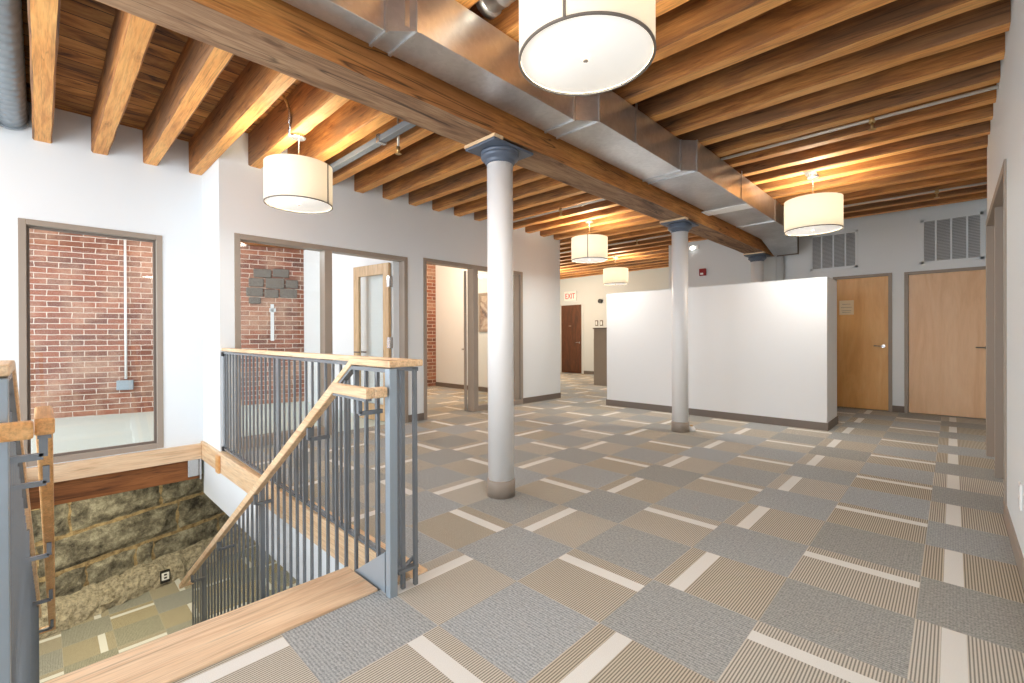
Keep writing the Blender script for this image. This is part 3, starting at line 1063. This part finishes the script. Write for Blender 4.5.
for yy, xx in ((1.30, -2.19), (1.42, -2.07), (2.83, -2.07), (2.98, -1.945), (4.44, -1.945), (4.56, -1.835), (7.35, -1.835)):
    g = G().box(XD, xx + .012, yy - .009, yy + .009, ZD - .012, ZD + .002).box(xx - .002, xx + .012, yy - .009, yy + .009, ZD, ZDT)
    g.build('seam_flange', M['galv'], e)
# hanger straps
for yy, xx in ((1.36, -2.08), (3.55, -1.94), (5.9, -1.83), (8.1, -1.83)):
    G().box(xx - .002, xx + .004, yy - .015, yy + .015, ZD, ZJ + .02).build('hanger_strap', M['galv'], e)


def spiral_duct(x0, x1, y, z, r, label, mat):
    e = empty('round_duct', ((x0 + x1) / 2, y, z - r), label, 'duct')
    pts, rr = [], []
    k = int((x1 - x0) / .12)
    for i in range(k + 1):
        xx = x0 + (x1 - x0) * i / k
        for dx, dr in ((-.008, 0), (-.004, .0035), (.004, .0035), (.008, 0)):
            pts.append((xx + dx, y, z)); rr.append(r + dr)
    G().tube(pts, rr, 32).build('pipe', mat, e)
    G().tube([(x0 - .02, y, z), (x0 + .03, y, z)], r + .012, 32).build('collar', mat, e)
    return e


spiral_duct(-6.5, -2.8, -.187, 3.40, .115, 'pale grey round duct between the joists at the top-left corner of the ceiling', M['grey_duct'])
spiral_duct(-2.09, .2, 1.955, 3.37, .09, 'round spiral duct branching right from the rectangular duct between two joists', M['galv'])

# flat conduit under the joists, sprinkler pipes
e = empty('cable_tray', (-4.2, 2.33, 3.15), 'flat grey wireway crossing under the joists from the main beam to the left wall', 'wireway')
G().box(-5.6, -2.77, 2.30, 2.37, 3.17, 3.228).build('channel', M['steel'], e, bevel=.004)
G().box(-4.05, -4.0, 2.29, 2.38, 3.16, 3.24).build('clamp', M['chrome'], e)


def sprinkler(x0, x1, y, z, heads, label):
    e = empty('sprinkler_pipe', ((x0 + x1) / 2, y, z), label, 'pipe')
    G().tube([(x0, y, z), (x1, y, z)], .014, 10).build('pipe', M['pipe'], e)
    for h in heads:
        g = G().tube([(h, y, z + .022), (h, y, z - .03)], .024, 10).tube([(h, y, z - .03), (h, y, z - .085)], .011, 8).tube([(h, y, z - .085), (h, y, z - .09)], .03, 12)
        g.build('sprinkler_head', M['brass'], e)


sprinkler(-1.83, .262, 5.22, 3.205, [-.52], 'thin sprinkler pipe crossing under the joists near the right wall, nearer one')
sprinkler(-1.83, .395, 8.42, 3.205, [-.15], 'thin sprinkler pipe crossing under the joists above the two blonde doors')
sprinkler(-5.79, -2.78, 5.57, 3.205, [-4.33], 'thin sprinkler pipe under the joists beyond the nearest column, left of the beam')
sprinkler(-7.6, -2.78, 8.42, 3.205, [-4.6], 'thin sprinkler pipe under the joists in front of the two far left lamps')
e = empty('sprinkler_drop', (-3.89, 2.44, 3.05), 'small brass sprinkler head hanging beside the flat grey wireway', 'sprinkler')
G().tube([(-3.89, 2.44, 3.6), (-3.89, 2.44, 3.12)], .012, 8).build('drop_pipe', M['pipe'], e)
G().tube([(-3.89, 2.44, 3.12), (-3.89, 2.44, 3.06)], [.02, .012], 8).tube([(-3.89, 2.44, 3.055), (-3.89, 2.44, 3.05)], .03, 12).build('head', M['brass'], e)

# ------------------------------------------------------------------ drum pendants
R_, ZB, HT = .305, 2.55, .38


def pendant(x, y, label, seam_deg, bend=False, ZB=2.55, pw=1.0):
    e = empty('drum_pendant', (x, y, ZB), label, 'lamp', 'cream drum pendant lamps')
    g = G().lathe(x, y, [(R_, ZB + .004), (R_, ZB + HT)], 72, caps=False)
    sh = g.build('lamp_shade', M['shade'], e, fix=False)
    for z0 in (ZB,):
        n = 72
        g = G().lathe(x, y, [(R_ - .008, z0), (R_ + .0025, z0), (R_ + .0025, z0 + .008), (R_ - .008, z0 + .008)], n, caps=False)
        g.build('rim', M['dark_rim'], sh)
    a = math.radians(seam_deg)
    sx, sy = x + (R_ + .001) * math.cos(a), y + (R_ + .001) * math.sin(a)
    G().bar((sx, sy, ZB + .004), (sx, sy, ZB + HT), .010, .010).build('seam', M['dark_rim'], sh)
    G().lathe(x, y, [(.001, ZB + .012), (R_ - .008, ZB + .012), (R_ - .008, ZB + .018), (.001, ZB + .018)], 72, caps=False).build('diffuser', M['diffuser'], e)
    G().lathe(x, y, [(.001, ZB - .006), (.012, ZB - .004), (.016, ZB + .004), (.012, ZB + .012)], 16).build('finial', M['dark_rim'], e)
    G().tube([(x, y, ZB + .02), (x, y, ZJ - .03)], .006, 8).build('rod', M['chrome'], e)
    g = G()
    for q in range(3):
        aa = q * 2 * math.pi / 3
        g.tube([(x, y, ZB + HT - .03), (x + (R_ - .004) * math.cos(aa), y + (R_ - .004) * math.sin(aa), ZB + HT - .03)], .003, 6)
    g.build('spider', M['chrome'], e)
    jx = round((y + .04 - JW / 2) / JS) * JS - .04 + JW / 2
    G().lathe(x, y, [(.055, ZJ - .035), (.065, ZJ - .028), (.065, ZJ - .003), (.05, ZJ - .001)], 24).build('canopy', M['chrome'], e)
    if abs(y - jx) > JW / 2 + .0:
        G().box(x - .06, x + .06, min(y, jx) - .05, max(y, jx) + .05, ZJ - .006, ZJ - .001).build('mounting_plate', M['chrome'], e)
    if bend:
        g = G()
        pts = [(x, y, ZJ - .01)]
        for i in range(9):
            u = i / 8
            pts.append((x + .08 * math.sin(u * 3.14) - .02 * u, y - .09 - .04 * u, ZJ - .02 + .36 * u))
        g.tube(pts, .014, 8)
        g.build('conduit', M['chrome'], e)
    # the lamp's own bulbs: one glow out of the open top, one through the diffuser
    for nm, zz, pw_, rr in (('bulb', ZB + HT - .13, 52 * pw, .08), ):
        l = bpy.data.lights.new(nm, 'POINT'); l.energy = pw_; l.color = (1, .88, .70); l.shadow_soft_size = rr
        o = bpy.data.objects.new(nm, l); COL.objects.link(o); o.parent = e; o.location = (0, 0, zz - ZB)
    l = bpy.data.lights.new('bulb_glow', 'AREA'); l.shape = 'DISK'; l.size = .52; l.energy = 20 * pw; l.color = (1, .93, .83)
    o = bpy.data.objects.new('bulb_glow', l); COL.objects.link(o); o.parent = e; o.location = (0, 0, .009)
    return e


pendant(-1.205, 1.74, 'largest-looking cream drum pendant at the top centre, nearest the camera', -71, False, 2.525, .55)
pendant(-4.575, 1.76, 'cream drum pendant with bent conduit hanging over the stairs, before the left wall', 34, True, 2.55, .5)
pendant(-1.235, 6.62, 'cream drum pendant on the right, in front of the left wall vent', 140)
pendant(-4.44, 6.50, 'cream drum pendant between the two columns, left of the white divider', -61)
pendant(-6.02, 9.95, 'smallest-looking cream drum pendant, farthest away above the grey cabinet', 140)

# ------------------------------------------------------------------ white divider
e = empty('divider_wall', (-2.87, 7.55, 0), 'long white freestanding partial-height divider with taupe base in the middle of the room', 'partition')
G().box(-4.56, -1.19, 7.22, 7.93, 0.0, 2.03).build('panel', M['divider'], e, bevel=.004)
G().box(-4.565, -1.185, 7.215, 7.935, 2.03, 2.038).build('top_cap', M['wall_grey'], e)
G().box(-4.572, -1.178, 7.208, 7.22, 0, bb).box(-1.19, -1.178, 7.22, 7.942, 0, bb).box(-4.572, -4.56, 7.22, 7.942, 0, bb).build('base_trim', M['taupe_dark'], e)

# ------------------------------------------------------------------ doors, vents and signs at the far wall


def lever(g, x, y, z, d=1):
    g.tube([(x, y, z), (x, y - .055, z)], .010, 8)
    g.tube([(x, y - .055, z), (x - .12 * d, y - .055, z + .004)], .009, 8)
    g.tube([(x, y + .0, z), (x, y - .012, z)], .026, 16)


d3 = empty('door_3', (-1.12, YF, 0), kind='structure')
g = G(); g.box(-1.52, -1.47, YF - .015, YF + .13, 0, 2.29).box(-.763, -.713, YF - .015, YF + .13, 0, 2.29).box(-1.47, -.763, YF - .015, YF + .13, 2.245, 2.29)
g.build('door_frame', M['taupe'], d3, bevel=.003)
G().box(-1.468, -.765, YF + .02, YF + .065, .01, 2.243).build('door_leaf', M['door_oak'], d3)
g = G(); lever(g, -.83, YF + .02, 1.08); g.build('door_handle', M['chrome'], d3)
d4 = empty('door_4', (0, YF, 0), kind='structure')
g = G(); g.box(-.562, -.512, YF - .015, YF + .13, 0, 2.28).box(-.512, .45, YF - .015, YF + .13, 2.235, 2.28)
g.build('door_frame', M['taupe'], d4, bevel=.003)
G().box(-.51, .45, YF + .02, YF + .065, .012, 2.233).build('door_leaf', M['door_maple'], d4)
g = G(); lever(g, .37, YF + .02, 1.07); g.build('door_handle', M['dark_rim'], d4)
e = empty('door_notice', (-1.30, YF + .018, 1.62), 'small cream paper notice taped to the honey-coloured door', 'notice')
G().box(-1.43, -1.225, YF + .014, YF + .0195, 1.62, 1.87).build('sheet', M['paper'], e)
g = G()
for zz, x0, x1 in ((1.80, -1.39, -1.27), (1.745, -1.41, -1.25), (1.69, -1.40, -1.26), (1.66, -1.39, -1.27)):
    G().box(x0, x1, YF + .012, YF + .0145, zz, zz + .005).build('print_line', M['ink'], e)

d5 = empty('door_5', (-9.4, 12.68, 0), kind='structure')
g = G(); g.box(-9.85, -9.82, 12.66, 12.7, 0, 2.36).box(-8.98, -8.90, 12.66, 12.7, 0, 2.33)
g.build('door_frame', M['wall_grey'], d5)
G().box(-9.82, -8.98, 12.65, 12.685, .01, 2.33).build('door_leaf', M['door_brown'], d5)
g = G(); lever(g, -9.05, 12.65, 1.05); g.build('door_handle', M['chrome'], d5)
G().box(-9.5, -9.4, 12.645, 12.65, 1.6, 1.63).build('door_number_plate', M['ink'], d5)


def vent(x0, x1, z0, z1, label):
    e = empty('wall_vent', ((x0 + x1) / 2, YF, z0), label, 'vent', 'large grey return air vents')
    y0 = YF - .02
    g = G()
    fw = .036
    g.box(x0, x1, y0, YF, z0, z0 + fw).box(x0, x1, y0, YF, z1 - fw, z1)
    g.box(x0, x0 + fw, y0, YF, z0, z1).box(x1 - fw, x1, y0, YF, z0, z1)
    for i in range(1, 4):
        xx = x0 + (x1 - x0) * i / 4
        g.box(xx - .011, xx + .011, y0 + .002, YF, z0, z1)
    g.build('vent_frame', M['wall'], e)
    g = G()
    z = z0 + fw + .008
    while z < z1 - fw:
        g.add([(x0 + fw, y0 + .002, z), (x1 - fw, y0 + .002, z), (x1 - fw, YF - .001, z + .018), (x0 + fw, YF - .001, z + .018)], [(0, 1, 2, 3)])
        z += .023
    g.build('louvre', M['vent_slat'], e, fix=False)
    G().box(x0 + .01, x1 - .01, YF - .003, YF - .001, z0 + .01, z1 - .01).build('backing', M['vent_back'], e)


M['vent_slat'] = plain('vent_louvre', srgb(222, 225, 227), .5)
M['vent_back'] = plain('vent_backing', srgb(150, 152, 154), .7)
vent(-1.86, -1.165, 2.43, 3.07, 'grey louvred wall vent above the honey-coloured door, half behind a lamp')
vent(-.36, .335, 2.39, 3.09, 'grey louvred wall vent above the pale maple door at the far right')

e = empty('fire_alarm', (-3.79, YF, 2.53), 'small red fire alarm with white strobe on the far wall above the divider', 'alarm')
G().box(-3.86, -3.72, YF - .05, YF, 2.53, 2.68).build('housing', M['red'], e, bevel=.01)
G().box(-3.83, -3.77, YF - .065, YF - .05, 2.55, 2.59).build('strobe', M['white'], e, bevel=.004)
e = empty('emergency_light', (-3.98, YF - .05, 3.08), 'small bright emergency light high on the far wall right of the middle column', 'lamp')
G().box(-4.08, -3.88, YF - .05, YF, 3.1, 3.19).build('housing', M['white'], e, bevel=.01)
G().tube([(-3.99, YF - .05, 3.14), (-3.99, YF - .09, 3.13)], .045, 16).build('lens', M['lamp_white'], e)

# exit sign
e = empty('exit_sign', (-9.42, 12.64, 2.48), 'small lit white exit sign with red letters above the dark brown door', 'sign')
G().box(-9.68, -9.17, 12.63, 12.68, 2.48, 2.80).build('sign_box', M['exit_face'], e, bevel=.01)
cu = bpy.data.curves.new('letters', 'FONT'); cu.body = 'EXIT'; cu.size = .26; cu.align_x = 'CENTER'; cu.extrude = .004
tmp = bpy.data.objects.new('letters', cu); COL.objects.link(tmp)
dg = bpy.context.evaluated_depsgraph_get()
me = bpy.data.meshes.new_from_object(tmp.evaluated_get(dg))
bpy.data.objects.remove(tmp)
me.materials.clear(); me.materials.append(M['exit_red'])
lt = bpy.data.objects.new('letters', me); COL.objects.link(lt); lt.parent = e
lt.location = (-.005, -.012, .07); lt.rotation_euler = (math.radians(90), 0, 0); lt.scale = (.78, 1, 1)

tag(G().tube([(-8.22, 12.68, 2.4), (-8.22, 12.60, 2.4)], .07, 16).build('wall_speaker', M['black'], None), 'small black round device on the wall above the grey cabinet', 'speaker')
e = empty('wall_switches', (-8.25, 12.67, 1.62), 'pair of small switch plates on the wall just above the grey cabinet', 'switch')
for xx in (-8.38, -8.2):
    G().box(xx - .05, xx + .05, 12.66, 12.68, 1.60, 1.78).build('switch_plate', M['taupe_dark'], e)
    G().box(xx - .03, xx + .03, 12.655, 12.66, 1.63, 1.75).build('rocker', M['white'], e)
e = empty('cabinet', (-6.3, 10.2, 0), 'tall taupe cabinet standing beyond the left end of the white divider', 'cabinet')
G().box(-6.68, -5.9, 9.96, 10.45, 0, 1.45).build('body', M['taupe'], e, bevel=.004)
G().box(-6.70, -5.88, 9.94, 10.47, 1.45, 1.48).build('top', M['taupe_dark'], e, bevel=.004)
G().box(-6.695, -6.68, 9.98, 10.43, .06, 1.2).build('edge_strip', M['taupe_dark'], e)

# ------------------------------------------------------------------ right wall opening
d6 = empty('door_6', (.34, 5.75, 0), kind='structure')
g = G()
g.box(XRW - .012, .43, 4.56, 4.63, 0, 2.46).box(XRW - .012, .43, 6.84, 6.93, 0, 2.46)
g.box(XRW - .012, .43, 4.63, 6.84, 2.39, 2.46)
g.box(XRW + .005, .43, 5.86, 5.93, 0, 2.39)
g.build('door_frame', M['taupe'], d6, bevel=.003)
for y0, y1 in ((4.65, 5.85), (5.94, 6.83)):
    lf = G().box(.37, .41, y0, y1, .01, 2.385).build('door_leaf', M['taupe'], d6, bevel=.003)
e = empty('wall_outlet', (XRW, 3.65, .33), 'white power outlet plate low on the right wall at the edge of the picture', 'outlet')
G().box(XRW - .008, XRW, 3.60, 3.69, .33, .47).build('cover_plate', M['white'], e, bevel=.003)
for zz in (.345, .41): G().box(XRW - .011, XRW - .007, 3.625, 3.665, zz, zz + .04).build('socket', M['wall_grey'], e)

e = empty('floor_outlet', (-2.43, 5.98, 0), 'small white round floor outlet beside the middle column base', 'outlet')
G().lathe(-2.50, 6.02, [(.05, 0), (.05, .03), (.035, .055), (.03, .06)], 24).build('housing', M['white'], e)
G().lathe(-2.50, 6.02, [(.018, .058), (.018, .075), (.01, .08)], 16).build('cap', M['brass'], e)
